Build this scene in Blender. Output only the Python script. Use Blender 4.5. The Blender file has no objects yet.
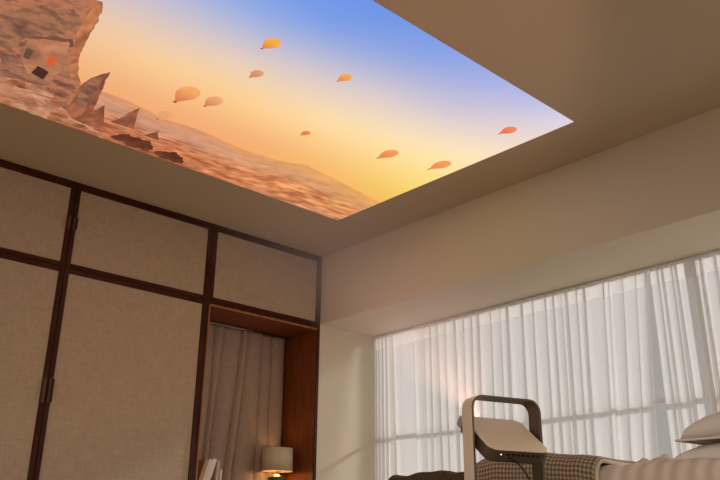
import bpy, bmesh, math, random
import numpy as np
from mathutils import Vector, Matrix, noise

random.seed(7)
S = bpy.context.scene
COL = S.collection
PI = math.pi


def lin(r, g, b):
    def f(c):
        c /= 255.0
        return c / 12.92 if c <= 0.04045 else ((c + 0.055) / 1.055) ** 2.4
    return (f(r), f(g), f(b), 1.0)


# ------------------------------------------------------------------ camera
cam_d = bpy.data.cameras.new('camera')
cam = bpy.data.objects.new('camera', cam_d)
COL.objects.link(cam)
cam_d.sensor_width = 36.0
cam_d.lens = 791.83 / 720.0 * 36.0
cam_d.clip_start = 0.02
cam_d.clip_end = 100
_r = Vector((0.73663671, -0.67623199, 0.0087558))
_u = Vector((-0.2475304, -0.25754751, 0.93402247))
_f = Vector((0.62936084, 0.69020257, 0.35710692))
cam.matrix_world = Matrix(((_r.x, _u.x, -_f.x, -3.7469), (_r.y, _u.y, -_f.y, -4.5447),
                           (_r.z, _u.z, -_f.z, 0.35), (0, 0, 0, 1)))
S.camera = cam

# ------------------------------------------------------------------ world: grey daylight outside the window (+X), added warm fill from the unbuilt side behind the camera
W = bpy.data.worlds.new('world')
S.world = W
W.use_nodes = True
nt = W.node_tree
nt.nodes.clear()
tc = nt.nodes.new('ShaderNodeTexCoord')
sx = nt.nodes.new('ShaderNodeSeparateXYZ')
mr = nt.nodes.new('ShaderNodeMapRange')
mr.inputs['From Min'].default_value = 0.05
mr.inputs['From Max'].default_value = 0.45
mix = nt.nodes.new('ShaderNodeMix')
mix.data_type = 'RGBA'
mix.inputs[6].default_value = (0.62, 0.535, 0.43, 1)      # added warm fill, room side left open
mix.inputs[7].default_value = (0.485, 0.455, 0.43, 1)      # daylight outside
bg = nt.nodes.new('ShaderNodeBackground')
bg.inputs['Strength'].default_value = 1.0
wo = nt.nodes.new('ShaderNodeOutputWorld')
L = nt.links.new
L(tc.outputs['Generated'], sx.inputs[0])
L(sx.outputs['X'], mr.inputs['Value'])
L(mr.outputs[0], mix.inputs[0])
L(mix.outputs[2], bg.inputs['Color'])
mz = nt.nodes.new('ShaderNodeMapRange')                   # fill: brighter above the horizon, to lift the lower wardrobe and bed
mz.inputs['From Min'].default_value = -0.14
mz.inputs['From Max'].default_value = 0.16
mz.inputs['To Min'].default_value = 0.38
mz.inputs['To Max'].default_value = 2.6
L(sx.outputs['Z'], mz.inputs['Value'])
mo = nt.nodes.new('ShaderNodeMapRange')                   # outside: grey haze low down, bright sky overhead
mo.inputs['From Min'].default_value = 0.30
mo.inputs['From Max'].default_value = 0.55
mo.inputs['To Min'].default_value = 0.85
mo.inputs['To Max'].default_value = 3.2
L(sx.outputs['Z'], mo.inputs['Value'])
mf = nt.nodes.new('ShaderNodeMix')
L(mr.outputs[0], mf.inputs[0])
L(mz.outputs[0], mf.inputs[2])
L(mo.outputs[0], mf.inputs[3])
L(mf.outputs[0], bg.inputs['Strength'])
L(bg.outputs[0], wo.inputs['Surface'])

# ------------------------------------------------------------------ sun through the window
sd = bpy.data.lights.new('sun', 'SUN')
sd.energy = 4.8
sd.color = (1.0, 0.975, 0.955)
sd.angle = math.radians(3.6)
so = bpy.data.objects.new('sun', sd)
COL.objects.link(so)
so.rotation_euler = Vector((-1.0, 0.15, -0.53)).to_track_quat('-Z', 'Y').to_euler()
so.location = (4, -2, 3)

S.view_settings.view_transform = 'Standard'
S.view_settings.look = 'None'
S.view_settings.gamma = 1.0
S.view_settings.use_curve_mapping = False
S.view_settings.exposure = 0.0


# ------------------------------------------------------------------ materials
def new_mat(name):
    m = bpy.data.materials.new(name)
    m.use_nodes = True
    n = m.node_tree
    n.nodes.clear()
    out = n.nodes.new('ShaderNodeOutputMaterial')
    return m, n, out


def principled(name, color, rough=0.6, metal=0.0, bump=None, var=None, spec=0.4, coord='Object', stretch=(1, 1, 1), color2=None):
    """bump=(scale,strength); var=(scale, amount) mottles colour towards color2"""
    m, n, out = new_mat(name)
    b = n.nodes.new('ShaderNodeBsdfPrincipled')
    b.inputs['Base Color'].default_value = color
    b.inputs['Roughness'].default_value = rough
    b.inputs['Metallic'].default_value = metal
    b.inputs['Specular IOR Level'].default_value = spec
    n.links.new(b.outputs[0], out.inputs['Surface'])
    t = n.nodes.new('ShaderNodeTexCoord')
    mp = n.nodes.new('ShaderNodeMapping')
    mp.inputs['Scale'].default_value = stretch
    n.links.new(t.outputs[coord], mp.inputs[0])
    if var:
        nz = n.nodes.new('ShaderNodeTexNoise')
        nz.inputs['Scale'].default_value = var[0]
        nz.inputs['Detail'].default_value = 6
        n.links.new(mp.outputs[0], nz.inputs['Vector'])
        mx = n.nodes.new('ShaderNodeMix')
        mx.data_type = 'RGBA'
        c2 = color2 or tuple(c * (1 - var[1]) for c in color[:3]) + (1,)
        mx.inputs[6].default_value = color
        mx.inputs[7].default_value = c2
        rg = n.nodes.new('ShaderNodeMapRange')
        rg.inputs['From Min'].default_value = 0.3
        rg.inputs['From Max'].default_value = 0.7
        n.links.new(nz.outputs['Fac'], rg.inputs['Value'])
        n.links.new(rg.outputs[0], mx.inputs[0])
        n.links.new(mx.outputs[2], b.inputs['Base Color'])
    if bump:
        nb = n.nodes.new('ShaderNodeTexNoise')
        nb.inputs['Scale'].default_value = bump[0]
        nb.inputs['Detail'].default_value = 4
        n.links.new(mp.outputs[0], nb.inputs['Vector'])
        bp = n.nodes.new('ShaderNodeBump')
        bp.inputs['Strength'].default_value = bump[1]
        bp.inputs['Distance'].default_value = 0.004
        n.links.new(nb.outputs['Fac'], bp.inputs['Height'])
        n.links.new(bp.outputs[0], b.inputs['Normal'])
    return m


def wood(name, c1, c2, stretch, rough=0.45, scale=9):
    m, n, out = new_mat(name)
    b = n.nodes.new('ShaderNodeBsdfPrincipled')
    b.inputs['Roughness'].default_value = rough
    b.inputs['Specular IOR Level'].default_value = 0.15
    t = n.nodes.new('ShaderNodeTexCoord')
    mp = n.nodes.new('ShaderNodeMapping')
    mp.inputs['Scale'].default_value = stretch
    nz = n.nodes.new('ShaderNodeTexNoise')
    nz.inputs['Scale'].default_value = scale
    nz.inputs['Detail'].default_value = 8
    nz.inputs['Distortion'].default_value = 0.6
    cr = n.nodes.new('ShaderNodeValToRGB')
    cr.color_ramp.elements[0].position = 0.35
    cr.color_ramp.elements[0].color = c1
    cr.color_ramp.elements[1].position = 0.68
    cr.color_ramp.elements[1].color = c2
    n.links.new(t.outputs['Object'], mp.inputs[0])
    n.links.new(mp.outputs[0], nz.inputs['Vector'])
    n.links.new(nz.outputs['Fac'], cr.inputs[0])
    n.links.new(cr.outputs[0], b.inputs['Base Color'])
    n.links.new(b.outputs[0], out.inputs['Surface'])
    return m


def linen(name, c1, c2, thread=420.0, coord='Object', sx_=1.0, rough=0.9, amount=0.55):
    """woven cloth: two crossed streaky noises plus fine bump"""
    m, n, out = new_mat(name)
    b = n.nodes.new('ShaderNodeBsdfPrincipled')
    b.inputs['Roughness'].default_value = rough
    b.inputs['Specular IOR Level'].default_value = 0.15
    t = n.nodes.new('ShaderNodeTexCoord')
    outs = []
    for st in ((thread, 1, 14), (14, 1, thread)):
        mp = n.nodes.new('ShaderNodeMapping')
        mp.inputs['Scale'].default_value = (st[0], 60, st[2])
        nz = n.nodes.new('ShaderNodeTexNoise')
        nz.inputs['Scale'].default_value = 1.0
        nz.inputs['Detail'].default_value = 3
        n.links.new(t.outputs[coord], mp.inputs[0])
        n.links.new(mp.outputs[0], nz.inputs['Vector'])
        outs.append(nz)
    ad = n.nodes.new('ShaderNodeMath')
    ad.operation = 'ADD'
    n.links.new(outs[0].outputs['Fac'], ad.inputs[0])
    n.links.new(outs[1].outputs['Fac'], ad.inputs[1])
    rg = n.nodes.new('ShaderNodeMapRange')
    rg.inputs['From Min'].default_value = 0.7
    rg.inputs['From Max'].default_value = 1.3
    n.links.new(ad.outputs[0], rg.inputs['Value'])
    mx = n.nodes.new('ShaderNodeMix')
    mx.data_type = 'RGBA'
    mx.inputs[6].default_value = c1
    mx.inputs[7].default_value = c2
    n.links.new(rg.outputs[0], mx.inputs[0])
    n.links.new(mx.outputs[2], b.inputs['Base Color'])
    bp = n.nodes.new('ShaderNodeBump')
    bp.inputs['Strength'].default_value = 0.25
    bp.inputs['Distance'].default_value = 0.002
    n.links.new(ad.outputs[0], bp.inputs['Height'])
    n.links.new(bp.outputs[0], b.inputs['Normal'])
    n.links.new(b.outputs[0], out.inputs['Surface'])
    return m


def emit(name, color, strength=1.0):
    m, n, out = new_mat(name)
    e = n.nodes.new('ShaderNodeEmission')
    e.inputs['Color'].default_value = color
    e.inputs['Strength'].default_value = strength
    n.links.new(e.outputs[0], out.inputs['Surface'])
    return m


def emit_attr(name, strength=1.0, grain=None):
    """projected light: colours stored at the vertices of the picture, with optional grain"""
    m, n, out = new_mat(name)
    e = n.nodes.new('ShaderNodeEmission')
    e.inputs['Strength'].default_value = strength
    a = n.nodes.new('ShaderNodeVertexColor')
    a.layer_name = 'Col'
    last = a.outputs['Color']
    if grain:
        t = n.nodes.new('ShaderNodeTexCoord')
        mp = n.nodes.new('ShaderNodeMapping')
        mp.inputs['Scale'].default_value = grain[1]
        nz = n.nodes.new('ShaderNodeTexNoise')
        nz.inputs['Scale'].default_value = grain[0]
        nz.inputs['Detail'].default_value = 8
        nz.inputs['Roughness'].default_value = 0.65
        nz.inputs['Distortion'].default_value = 0.8
        n.links.new(t.outputs['Object'], mp.inputs[0])
        n.links.new(mp.outputs[0], nz.inputs['Vector'])
        rg = n.nodes.new('ShaderNodeMapRange')
        rg.inputs['From Min'].default_value = 0.3
        rg.inputs['From Max'].default_value = 0.7
        rg.inputs['To Min'].default_value = grain[2]
        rg.inputs['To Max'].default_value = grain[3]
        n.links.new(nz.outputs['Fac'], rg.inputs['Value'])
        mx = n.nodes.new('ShaderNodeMix')
        mx.data_type = 'RGBA'
        mx.blend_type = 'MULTIPLY'
        mx.inputs[0].default_value = 1.0
        n.links.new(last, mx.inputs[6])
        n.links.new(rg.outputs[0], mx.inputs[7])
        last = mx.outputs[2]
    n.links.new(last, e.inputs['Color'])
    n.links.new(e.outputs[0], out.inputs['Surface'])
    return m


def emit_rock(name, stops, scale, stretch=(1, 1, 1), detail=10):
    m, n, out = new_mat(name)
    e = n.nodes.new('ShaderNodeEmission')
    t = n.nodes.new('ShaderNodeTexCoord')
    mp = n.nodes.new('ShaderNodeMapping')
    mp.inputs['Scale'].default_value = stretch
    mp.inputs['Rotation'].default_value = (0, 0, 0.5)
    nz = n.nodes.new('ShaderNodeTexNoise')
    nz.inputs['Scale'].default_value = scale
    nz.inputs['Detail'].default_value = detail
    nz.inputs['Roughness'].default_value = 0.62
    nz.inputs['Distortion'].default_value = 0.35
    cr = n.nodes.new('ShaderNodeValToRGB')
    els = cr.color_ramp.elements
    while len(els) < len(stops):
        els.new(0.5)
    for el, (p, c) in zip(els, stops):
        el.position = p
        el.color = lin(*c)
    n.links.new(t.outputs['Object'], mp.inputs[0])
    n.links.new(mp.outputs[0], nz.inputs['Vector'])
    n.links.new(nz.outputs['Fac'], cr.inputs[0])
    n.links.new(cr.outputs[0], e.inputs['Color'])
    n.links.new(e.outputs[0], out.inputs['Surface'])
    return m


def sheer(name, color, opacity, transl=0.55):
    m, n, out = new_mat(name)
    d = n.nodes.new('ShaderNodeBsdfDiffuse')
    d.inputs['Color'].default_value = color
    tr = n.nodes.new('ShaderNodeBsdfTranslucent')
    tr.inputs['Color'].default_value = color
    m1 = n.nodes.new('ShaderNodeMixShader')
    m1.inputs[0].default_value = transl
    tp = n.nodes.new('ShaderNodeBsdfTransparent')
    m2 = n.nodes.new('ShaderNodeMixShader')
    # fine vertical threads make the voile slightly uneven
    t = n.nodes.new('ShaderNodeTexCoord')
    mp = n.nodes.new('ShaderNodeMapping')
    mp.inputs['Scale'].default_value = (900, 2.0, 1)
    nz = n.nodes.new('ShaderNodeTexNoise')
    nz.inputs['Scale'].default_value = 1.0
    rg = n.nodes.new('ShaderNodeMapRange')
    rg.inputs['To Min'].default_value = opacity - 0.12
    rg.inputs['To Max'].default_value = opacity + 0.12
    n.links.new(t.outputs['UV'], mp.inputs[0])
    n.links.new(mp.outputs[0], nz.inputs['Vector'])
    n.links.new(nz.outputs['Fac'], rg.inputs['Value'])
    n.links.new(rg.outputs[0], m2.inputs[0])
    n.links.new(d.outputs[0], m1.inputs[1])
    n.links.new(tr.outputs[0], m1.inputs[2])
    n.links.new(tp.outputs[0], m2.inputs[1])
    n.links.new(m1.outputs[0], m2.inputs[2])
    n.links.new(m2.outputs[0], out.inputs['Surface'])
    return m


def check_cloth(name, ca, cb, cc, size):
    """gingham: two crossed stripe sets, UV in metres"""
    m, n, out = new_mat(name)
    b = n.nodes.new('ShaderNodeBsdfPrincipled')
    b.inputs['Roughness'].default_value = 0.95
    b.inputs['Specular IOR Level'].default_value = 0.1
    t = n.nodes.new('ShaderNodeTexCoord')
    s = n.nodes.new('ShaderNodeSeparateXYZ')
    n.links.new(t.outputs['UV'], s.inputs[0])
    fl = []
    for ax in ('X', 'Y'):
        dv = n.nodes.new('ShaderNodeMath'); dv.operation = 'DIVIDE'; dv.inputs[1].default_value = size
        fr = n.nodes.new('ShaderNodeMath'); fr.operation = 'FRACT'
        gt = n.nodes.new('ShaderNodeMath'); gt.operation = 'GREATER_THAN'; gt.inputs[1].default_value = 0.5
        n.links.new(s.outputs[ax], dv.inputs[0])
        n.links.new(dv.outputs[0], fr.inputs[0])
        n.links.new(fr.outputs[0], gt.inputs[0])
        fl.append(gt)
    ad = n.nodes.new('ShaderNodeMath'); ad.operation = 'ADD'
    n.links.new(fl[0].outputs[0], ad.inputs[0]); n.links.new(fl[1].outputs[0], ad.inputs[1])
    hf = n.nodes.new('ShaderNodeMath'); hf.operation = 'MULTIPLY'; hf.inputs[1].default_value = 0.5
    n.links.new(ad.outputs[0], hf.inputs[0])
    cr = n.nodes.new('ShaderNodeValToRGB')
    cr.color_ramp.interpolation = 'CONSTANT'
    e = cr.color_ramp.elements
    e[0].position = 0.0; e[0].color = ca
    e[1].position = 0.3; e[1].color = cb
    x = e.new(0.8); x.color = cc
    n.links.new(hf.outputs[0], cr.inputs[0])
    n.links.new(cr.outputs[0], b.inputs['Base Color'])
    n.links.new(b.outputs[0], out.inputs['Surface'])
    return m


def stripe_cloth(name, c1, c2, period):
    m, n, out = new_mat(name)
    b = n.nodes.new('ShaderNodeBsdfPrincipled')
    b.inputs['Roughness'].default_value = 0.95
    b.inputs['Specular IOR Level'].default_value = 0.1
    t = n.nodes.new('ShaderNodeTexCoord')
    wv = n.nodes.new('ShaderNodeTexWave')
    wv.bands_direction = 'Y'
    wv.inputs['Scale'].default_value = 0.314 / period
    wv.inputs['Distortion'].default_value = 1.2
    wv.inputs['Detail'].default_value = 2
    mx = n.nodes.new('ShaderNodeMix'); mx.data_type = 'RGBA'
    mx.inputs[6].default_value = c1; mx.inputs[7].default_value = c2
    n.links.new(t.outputs['UV'], wv.inputs['Vector'])
    n.links.new(wv.outputs['Fac'], mx.inputs[0])
    n.links.new(mx.outputs[2], b.inputs['Base Color'])
    n.links.new(b.outputs[0], out.inputs['Surface'])
    return m


M = {}
M['ceiling'] = principled('ceiling paint', (0.56, 0.475, 0.345, 1), 0.9, bump=(250, 0.05), spec=0.1)
M['wall'] = principled('cream wall paint', (0.70, 0.62, 0.49, 1), 0.9, bump=(220, 0.06), spec=0.1)
M['floor'] = wood('oak floor boards', (0.36, 0.25, 0.15, 1), (0.48, 0.35, 0.22, 1), (1, 14, 1), 0.5, 3)
M['walnut'] = wood('dark walnut', lin(50, 24, 13), lin(78, 41, 24), (26, 26, 1.5), 0.5, 4)
M['walnut_h'] = wood('dark walnut lengthwise', lin(50, 24, 13), lin(78, 41, 24), (1.5, 26, 26), 0.5, 4)
M['niche'] = wood('red brown veneer', lin(116, 62, 32), lin(140, 80, 44), (20, 20, 1.2), 0.45, 3)
M['niche_edge'] = wood('lighter veneer edge', lin(150, 98, 60), lin(172, 118, 76), (12, 12, 2), 0.45, 3)
M['linen'] = linen('greige linen', lin(196, 178, 156), lin(165, 147, 126))
M['pull'] = principled('bronze pull', lin(92, 70, 54), 0.45, 0.5)
M['white_frame'] = principled('white window frame', (0.7, 0.68, 0.65, 1), 0.5)
M['sheer'] = sheer('white voile', (0.83, 0.822, 0.815, 1), 0.50)
M['tape'] = sheer('white heading tape', (0.90, 0.88, 0.865, 1), 0.80)
M['drape'] = linen('taupe drape', lin(182, 162, 146), lin(156, 136, 122), 300)
M['steel'] = principled('brushed steel', (0.55, 0.53, 0.5, 1), 0.3, 1.0)
M['proj_top'] = principled('bronze anodised shell', lin(240, 222, 198), 0.42, 0.08, bump=(900, 0.03))
M['proj_side'] = principled('dark bronze shell', lin(100, 86, 77), 0.4, 0.3)
M['proj_handle'] = principled('taupe metal band', lin(234, 218, 198), 0.42, 0.08)
M['proj_black'] = principled('black plastic', (0.012, 0.011, 0.01, 1), 0.4)
M['proj_lens'] = principled('grey lens shroud', lin(176, 168, 162), 0.4)
M['proj_mark'] = principled('pale engraved mark', lin(236, 222, 196), 0.4)
M['duvet'] = stripe_cloth('taupe striped cotton', lin(228, 216, 206), lin(206, 190, 178), 0.055)
M['pillow'] = principled('grey taupe pillowcase', lin(232, 225, 219), 0.95, bump=(40, 0.25), spec=0.1, var=(9, 0.06))
M['throw'] = principled('brown wool throw', lin(92, 74, 58), 1.0, bump=(120, 0.9), spec=0.05, var=(60, 0.35))
M['gingham'] = check_cloth('brown gingham', lin(182, 166, 148), lin(142, 124, 106), lin(104, 88, 72), 0.0145)
M['sheet'] = principled('cream sheet', lin(222, 208, 186), 0.95, spec=0.1, bump=(30, 0.3), var=(14, 0.25))
M['mattress'] = principled('mattress ticking', lin(190, 178, 165), 0.95, spec=0.1)
M['shade'] = linen('lamp shade linen', lin(214, 200, 176), lin(196, 182, 158), 600)
M['glass_teal'] = principled('teal glazed ceramic', lin(52, 96, 84), 0.15, var=(18, 0.5))
M['brass'] = principled('aged brass', (0.55, 0.38, 0.16, 1), 0.35, 1.0)
M['page'] = principled('paper edges', lin(222, 208, 186), 0.9, var=(80, 0.15), stretch=(30, 1, 1))
for k, c in dict(book_tan=(176, 142, 108), book_cream=(222, 206, 184), book_white=(226, 216, 204), book_grey=(190, 176, 160), book_brown=(112, 78, 52)).items():
    M[k] = principled(k.replace('_', ' ') + ' cover', lin(*c), 0.6, var=(25, 0.08))

# glass: clear pane that lets daylight through
gm, gn, gout = new_mat('window glass')
_t = gn.nodes.new('ShaderNodeBsdfTransparent'); _t.inputs[0].default_value = (0.95, 0.95, 0.945, 1)
_g = gn.nodes.new('ShaderNodeBsdfGlossy'); _g.inputs['Roughness'].default_value = 0.02
_m = gn.nodes.new('ShaderNodeMixShader'); _m.inputs[0].default_value = 0.05
gn.links.new(_t.outputs[0], _m.inputs[1]); gn.links.new(_g.outputs[0], _m.inputs[2]); gn.links.new(_m.outputs[0], gout.inputs['Surface'])
M['glass'] = gm


# ------------------------------------------------------------------ object helpers
def link(name, me, m=None, parent=None, smooth=False):
    o = bpy.data.objects.new(name, me)
    COL.objects.link(o)
    if m is not None:
        for x in (m if isinstance(m, (list, tuple)) else [m]):
            me.materials.append(x)
    if parent is not None:
        o.parent = parent
    if smooth:
        for p in me.polygons:
            p.use_smooth = True
    return o


def from_bm(name, bm, m=None, parent=None, smooth=False):
    bmesh.ops.recalc_face_normals(bm, faces=bm.faces)
    me = bpy.data.meshes.new(name)
    bm.to_mesh(me)
    bm.free()
    return link(name, me, m, parent, smooth)


def tag(o, label=None, cat=None, group=None, kind=None):
    if label: o['label'] = label
    if cat: o['category'] = cat
    if group: o['group'] = group
    if kind: o['kind'] = kind
    return o


def empty(name, loc=(0, 0, 0), rz=0.0):
    o = bpy.data.objects.new(name, None)
    COL.objects.link(o)
    o.location = loc
    o.rotation_euler = (0, 0, rz)
    return o


def add_box(bm, lo, hi, bevel=0.0, mat=None, seg=2):
    r = bmesh.ops.create_cube(bm, size=1.0)
    vs = r['verts']
    for v in vs:
        v.co = Vector([lo[i] + (v.co[i] + 0.5) * (hi[i] - lo[i]) for i in range(3)])
        if mat is not None:
            v.co = mat @ v.co
    if bevel > 0:
        es = list({e for v in vs for e in v.link_edges})
        bmesh.ops.bevel(bm, geom=es, offset=bevel, segments=seg, profile=0.7, affect='EDGES')


def box(name, lo, hi, m, parent=None, bevel=0.0, mat=None):
    bm = bmesh.new()
    add_box(bm, lo, hi, bevel, mat)
    return from_bm(name, bm, m, parent)


def add_lathe(bm, prof, n=32, c=(0, 0, 0), cap=True):
    rings = []
    for r, z in prof:
        rings.append([bm.verts.new((c[0] + r * math.cos(2 * PI * i / n), c[1] + r * math.sin(2 * PI * i / n), c[2] + z)) for i in range(n)])
    for a, b in zip(rings[:-1], rings[1:]):
        for i in range(n):
            bm.faces.new((a[i], a[(i + 1) % n], b[(i + 1) % n], b[i]))
    if cap:
        bm.faces.new(rings[0][::-1])
        bm.faces.new(rings[-1])


def lathe(name, prof, m, parent=None, n=32, c=(0, 0, 0), cap=True):
    bm = bmesh.new()
    add_lathe(bm, prof, n, c, cap)
    return from_bm(name, bm, m, parent, True)


def add_tube(bm, pts, r, n=8):
    pts = [Vector(p) for p in pts]
    rings = []
    for i, p in enumerate(pts):
        d = (pts[min(i + 1, len(pts) - 1)] - pts[max(i - 1, 0)]).normalized()
        a = d.cross(Vector((0, 0, 1)))
        if a.length < 1e-3:
            a = d.cross(Vector((1, 0, 0)))
        a.normalize()
        b = d.cross(a)
        rings.append([bm.verts.new(p + (a * math.cos(2 * PI * k / n) + b * math.sin(2 * PI * k / n)) * r) for k in range(n)])
    for a, b in zip(rings[:-1], rings[1:]):
        for k in range(n):
            bm.faces.new((a[k], a[(k + 1) % n], b[(k + 1) % n], b[k]))
    bm.faces.new(rings[0][::-1])
    bm.faces.new(rings[-1])


def tube(name, pts, r, m, parent=None, n=10):
    bm = bmesh.new()
    add_tube(bm, pts, r, n)
    return from_bm(name, bm, m, parent, True)


def cloth(name, nu, nv, fn, m, parent=None, thick=0.0, uv=None):
    """grid (nu x nv) of fn(i/nu, j/nv) -> point, with UVs in metres when uv(a, b) is given"""
    vs, fs, uvs = [], [], []
    for j in range(nv + 1):
        for i in range(nu + 1):
            a, b = i / nu, j / nv
            vs.append(fn(a, b))
            uvs.append(uv(a, b) if uv else (a, b))
    for j in range(nv):
        for i in range(nu):
            k = j * (nu + 1) + i
            fs.append((k, k + 1, k + nu + 2, k + nu + 1))
    me = bpy.data.meshes.new(name)
    me.from_pydata([tuple(v) for v in vs], [], fs)
    ul = me.uv_layers.new(name='UVMap')
    for lp in me.loops:
        ul.data[lp.index].uv = uvs[lp.vertex_index]
    o = link(name, me, m, parent, True)
    if thick > 0:
        md = o.modifiers.new('thickness', 'SOLIDIFY')
        md.thickness = thick
        md.offset = -1
    return o


def nz(x, y=0.0, z=0.0):
    return noise.noise(Vector((x, y, z)))


# ================================================================== the room
ZC = 2.45           # ceiling
ZS = 1.904          # underside of the beam
XE = -0.008         # where the cupboards end and the bay wall begins
XW = 0.60           # inner face of the window wall
tag(box('floor', (-6.5, -6.5, -0.05), (0.9, 0.9, 0), M['floor']), kind='structure')
tag(box('ceiling', (-6.5, -6.5, ZC), (0.9, 0.9, ZC + 0.08), M['ceiling']), kind='structure')
tag(box('trim_1', (XE, -6.5, ZS), (XW - 0.001, -0.0005, ZC), M['wall']), kind='structure')     # dropped beam over the window bay
bm = bmesh.new()
add_box(bm, (XE, 0.0, 0), (XW + 0.2, 0.62, ZC))              # end wall of the bay
add_box(bm, (-6.5, 0.62, 0), (XW + 0.2, 0.72, ZC))           # wall behind the cupboards
tag(from_bm('wall_back', bm, M['wall']), kind='structure')
WY0, WY1, WZ0, WZ1 = -0.012, -5.2, 0.42, 2.0                # window opening
bm = bmesh.new()
add_box(bm, (XW, -6.5, 0), (XW + 0.07, 0.0, WZ0))
add_box(bm, (XW, -6.5, WZ1), (XW + 0.07, 0.0, ZC))
add_box(bm, (XW, WY0, WZ0), (XW + 0.07, 0.0, WZ1))
add_box(bm, (XW, -6.5, WZ0), (XW + 0.07, WY1, WZ1))
tag(from_bm('wall_right', bm, M['wall']), kind='structure')

win = empty('window_1', (XW + 0.01, -2.6, WZ0))
tag(win, kind='structure')
bm = bmesh.new()
w0 = (0.0, 0.05)


def wbox(y0, y1, z0, z1, x0=0.0, x1=0.05):
    add_box(bm, (x0, y0 + 2.6, z0 - WZ0), (x1, y1 + 2.6, z1 - WZ0), 0.004)


wbox(WY1, WY0, WZ0, WZ0 + 0.05)
wbox(WY1, WY0, WZ1 - 0.05, WZ1)
wbox(WY0 - 0.02, WY0, WZ0, WZ1)
wbox(WY1, WY1 + 0.05, WZ0, WZ1)
for yy in (-2.66, -4.0):
    wbox(yy - 0.03, yy + 0.03, WZ0, WZ1)
from_bm('window_frame', bm, M['white_frame'], win)
bm = bmesh.new()
wbox(WY1, WY0, 1.122, 1.142, 0.012, 0.040)
from_bm('transom', bm, M['white_frame'], win)
bm = bmesh.new()
add_box(bm, (0.022, WY1 + 2.6, 0), (0.028, WY0 + 2.6, WZ1 - WZ0))
from_bm('glass_pane', bm, M['glass'], win)

# ================================================================== fitted cupboards
FR = 0.031          # width of a door's wooden border


def door(parent, x0, x1, z0, z1, handle=None, side=None):
    """linen panel in a narrow walnut border; handle = (x, z0, z1)"""
    d = box('door', (x0, 0.006, z0), (x1, 0.024, z1), M['walnut'], parent)
    p = box('linen_panel', (x0 + FR, 0.003, z0 + FR), (x1 - FR, 0.010, z1 - FR), M['linen'], d)
    for a, b in (((x0, z0), (x0 + FR, z1)), ((x1 - FR, z0), (x1, z1))):
        box('door_stile', (a[0] + 0.001, -0.004, a[1]), (b[0] - 0.001, 0.0065, b[1]), M['walnut'], d, 0.0015)
    for a, b in (((x0 + FR, z0), (x1 - FR, z0 + FR)), ((x0 + FR, z1 - FR), (x1 - FR, z1))):
        box('door_rail', (a[0], -0.004, a[1] + 0.001), (b[0], 0.0065, b[1] - 0.001), M['walnut_h'], d, 0.0015)
    if handle:
        hx, h0, h1 = handle
        s = 1 if hx > (x0 + x1) / 2 else -1
        bm = bmesh.new()
        # a flat back plate and a lip standing forward, one shallow pull
        add_box(bm, (hx - 0.011, -0.010, h0), (hx + 0.011, -0.004, h1), 0.002)
        add_box(bm, (hx - 0.011 if s > 0 else hx + 0.005, -0.030, h0 + 0.004), (hx - 0.005 if s > 0 else hx + 0.011, -0.006, h1 - 0.004), 0.002)
        from_bm('door_pull', bm, M['pull'], d)
    return d


ZM0, ZM1 = 1.856, 1.9175      # the rail between upper and lower doors
ZSPL = 1.887
XA, XB, XCC, XD = -3.03, -2.0113, -1.0055, -0.0205


def carcass(parent, x0, x1, z0, z1, y0=0.026, y1=0.6, t=0.018, back=True):
    bm = bmesh.new()
    add_box(bm, (x0, y0, z0), (x0 + t, y1, z1))
    add_box(bm, (x1 - t, y0, z0), (x1, y1, z1))
    add_box(bm, (x0 + t, y0, z0), (x1 - t, y1, z0 + t))
    add_box(bm, (x0 + t, y0, z1 - t), (x1 - t, y1, z1))
    if back:
        add_box(bm, (x0 + t, y1 - 0.012, z0 + t), (x1 - t, y1, z1 - t))
    return from_bm('carcass', bm, M['walnut'], parent)


def filler(parent, x0, x1, z0, z1, name='front_strip'):
    return box(name, (x0, -0.004, z0), (x1, 0.026, z1), M['walnut' if z1 - z0 > x1 - x0 else 'walnut_h'], parent, 0.001)


top = ZC - 0.017
u1 = empty('upper_cabinet', ((XA + XCC) / 2, 0, 0))
u1.location = (0, 0, 0)
tag(u1, 'wide linen-fronted double-door upper cabinet under the ceiling above the tall wardrobe', 'cabinet', 'fitted linen-fronted cupboards')
carcass(u1, XA, XCC - 0.001, ZSPL + 0.001, ZC - 0.001)
door(u1, XA + 0.002, XB - 0.001, ZSPL + 0.0005, top, (-2.0305, 2.13, 2.215))
door(u1, XB + 0.001, XCC - 0.008, ZSPL + 0.0005, top, (-1.9925, 2.13, 2.215))
filler(u1, XA, XCC - 0.001, top + 0.0005, ZC - 0.0005, 'top_strip')
filler(u1, XCC - 0.0075, XCC - 0.001, ZSPL + 0.0005, top)

u2 = empty('upper_cabinet')
tag(u2, 'small linen-fronted single-door upper cabinet in the corner above the open niche', 'cabinet', 'fitted linen-fronted cupboards')
carcass(u2, XCC, XD + 0.012, ZSPL + 0.001, ZC - 0.001)
door(u2, XCC + 0.009, XD - 0.003, ZSPL + 0.0005, top, (-0.030, 2.13, 2.24))
filler(u2, XCC, XD + 0.0115, top + 0.0005, ZC - 0.0005, 'top_strip')
filler(u2, XCC, XCC + 0.0085, ZSPL + 0.0005, top)
filler(u2, XD - 0.0025, XD + 0.0115, ZSPL + 0.0005, top)

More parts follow.
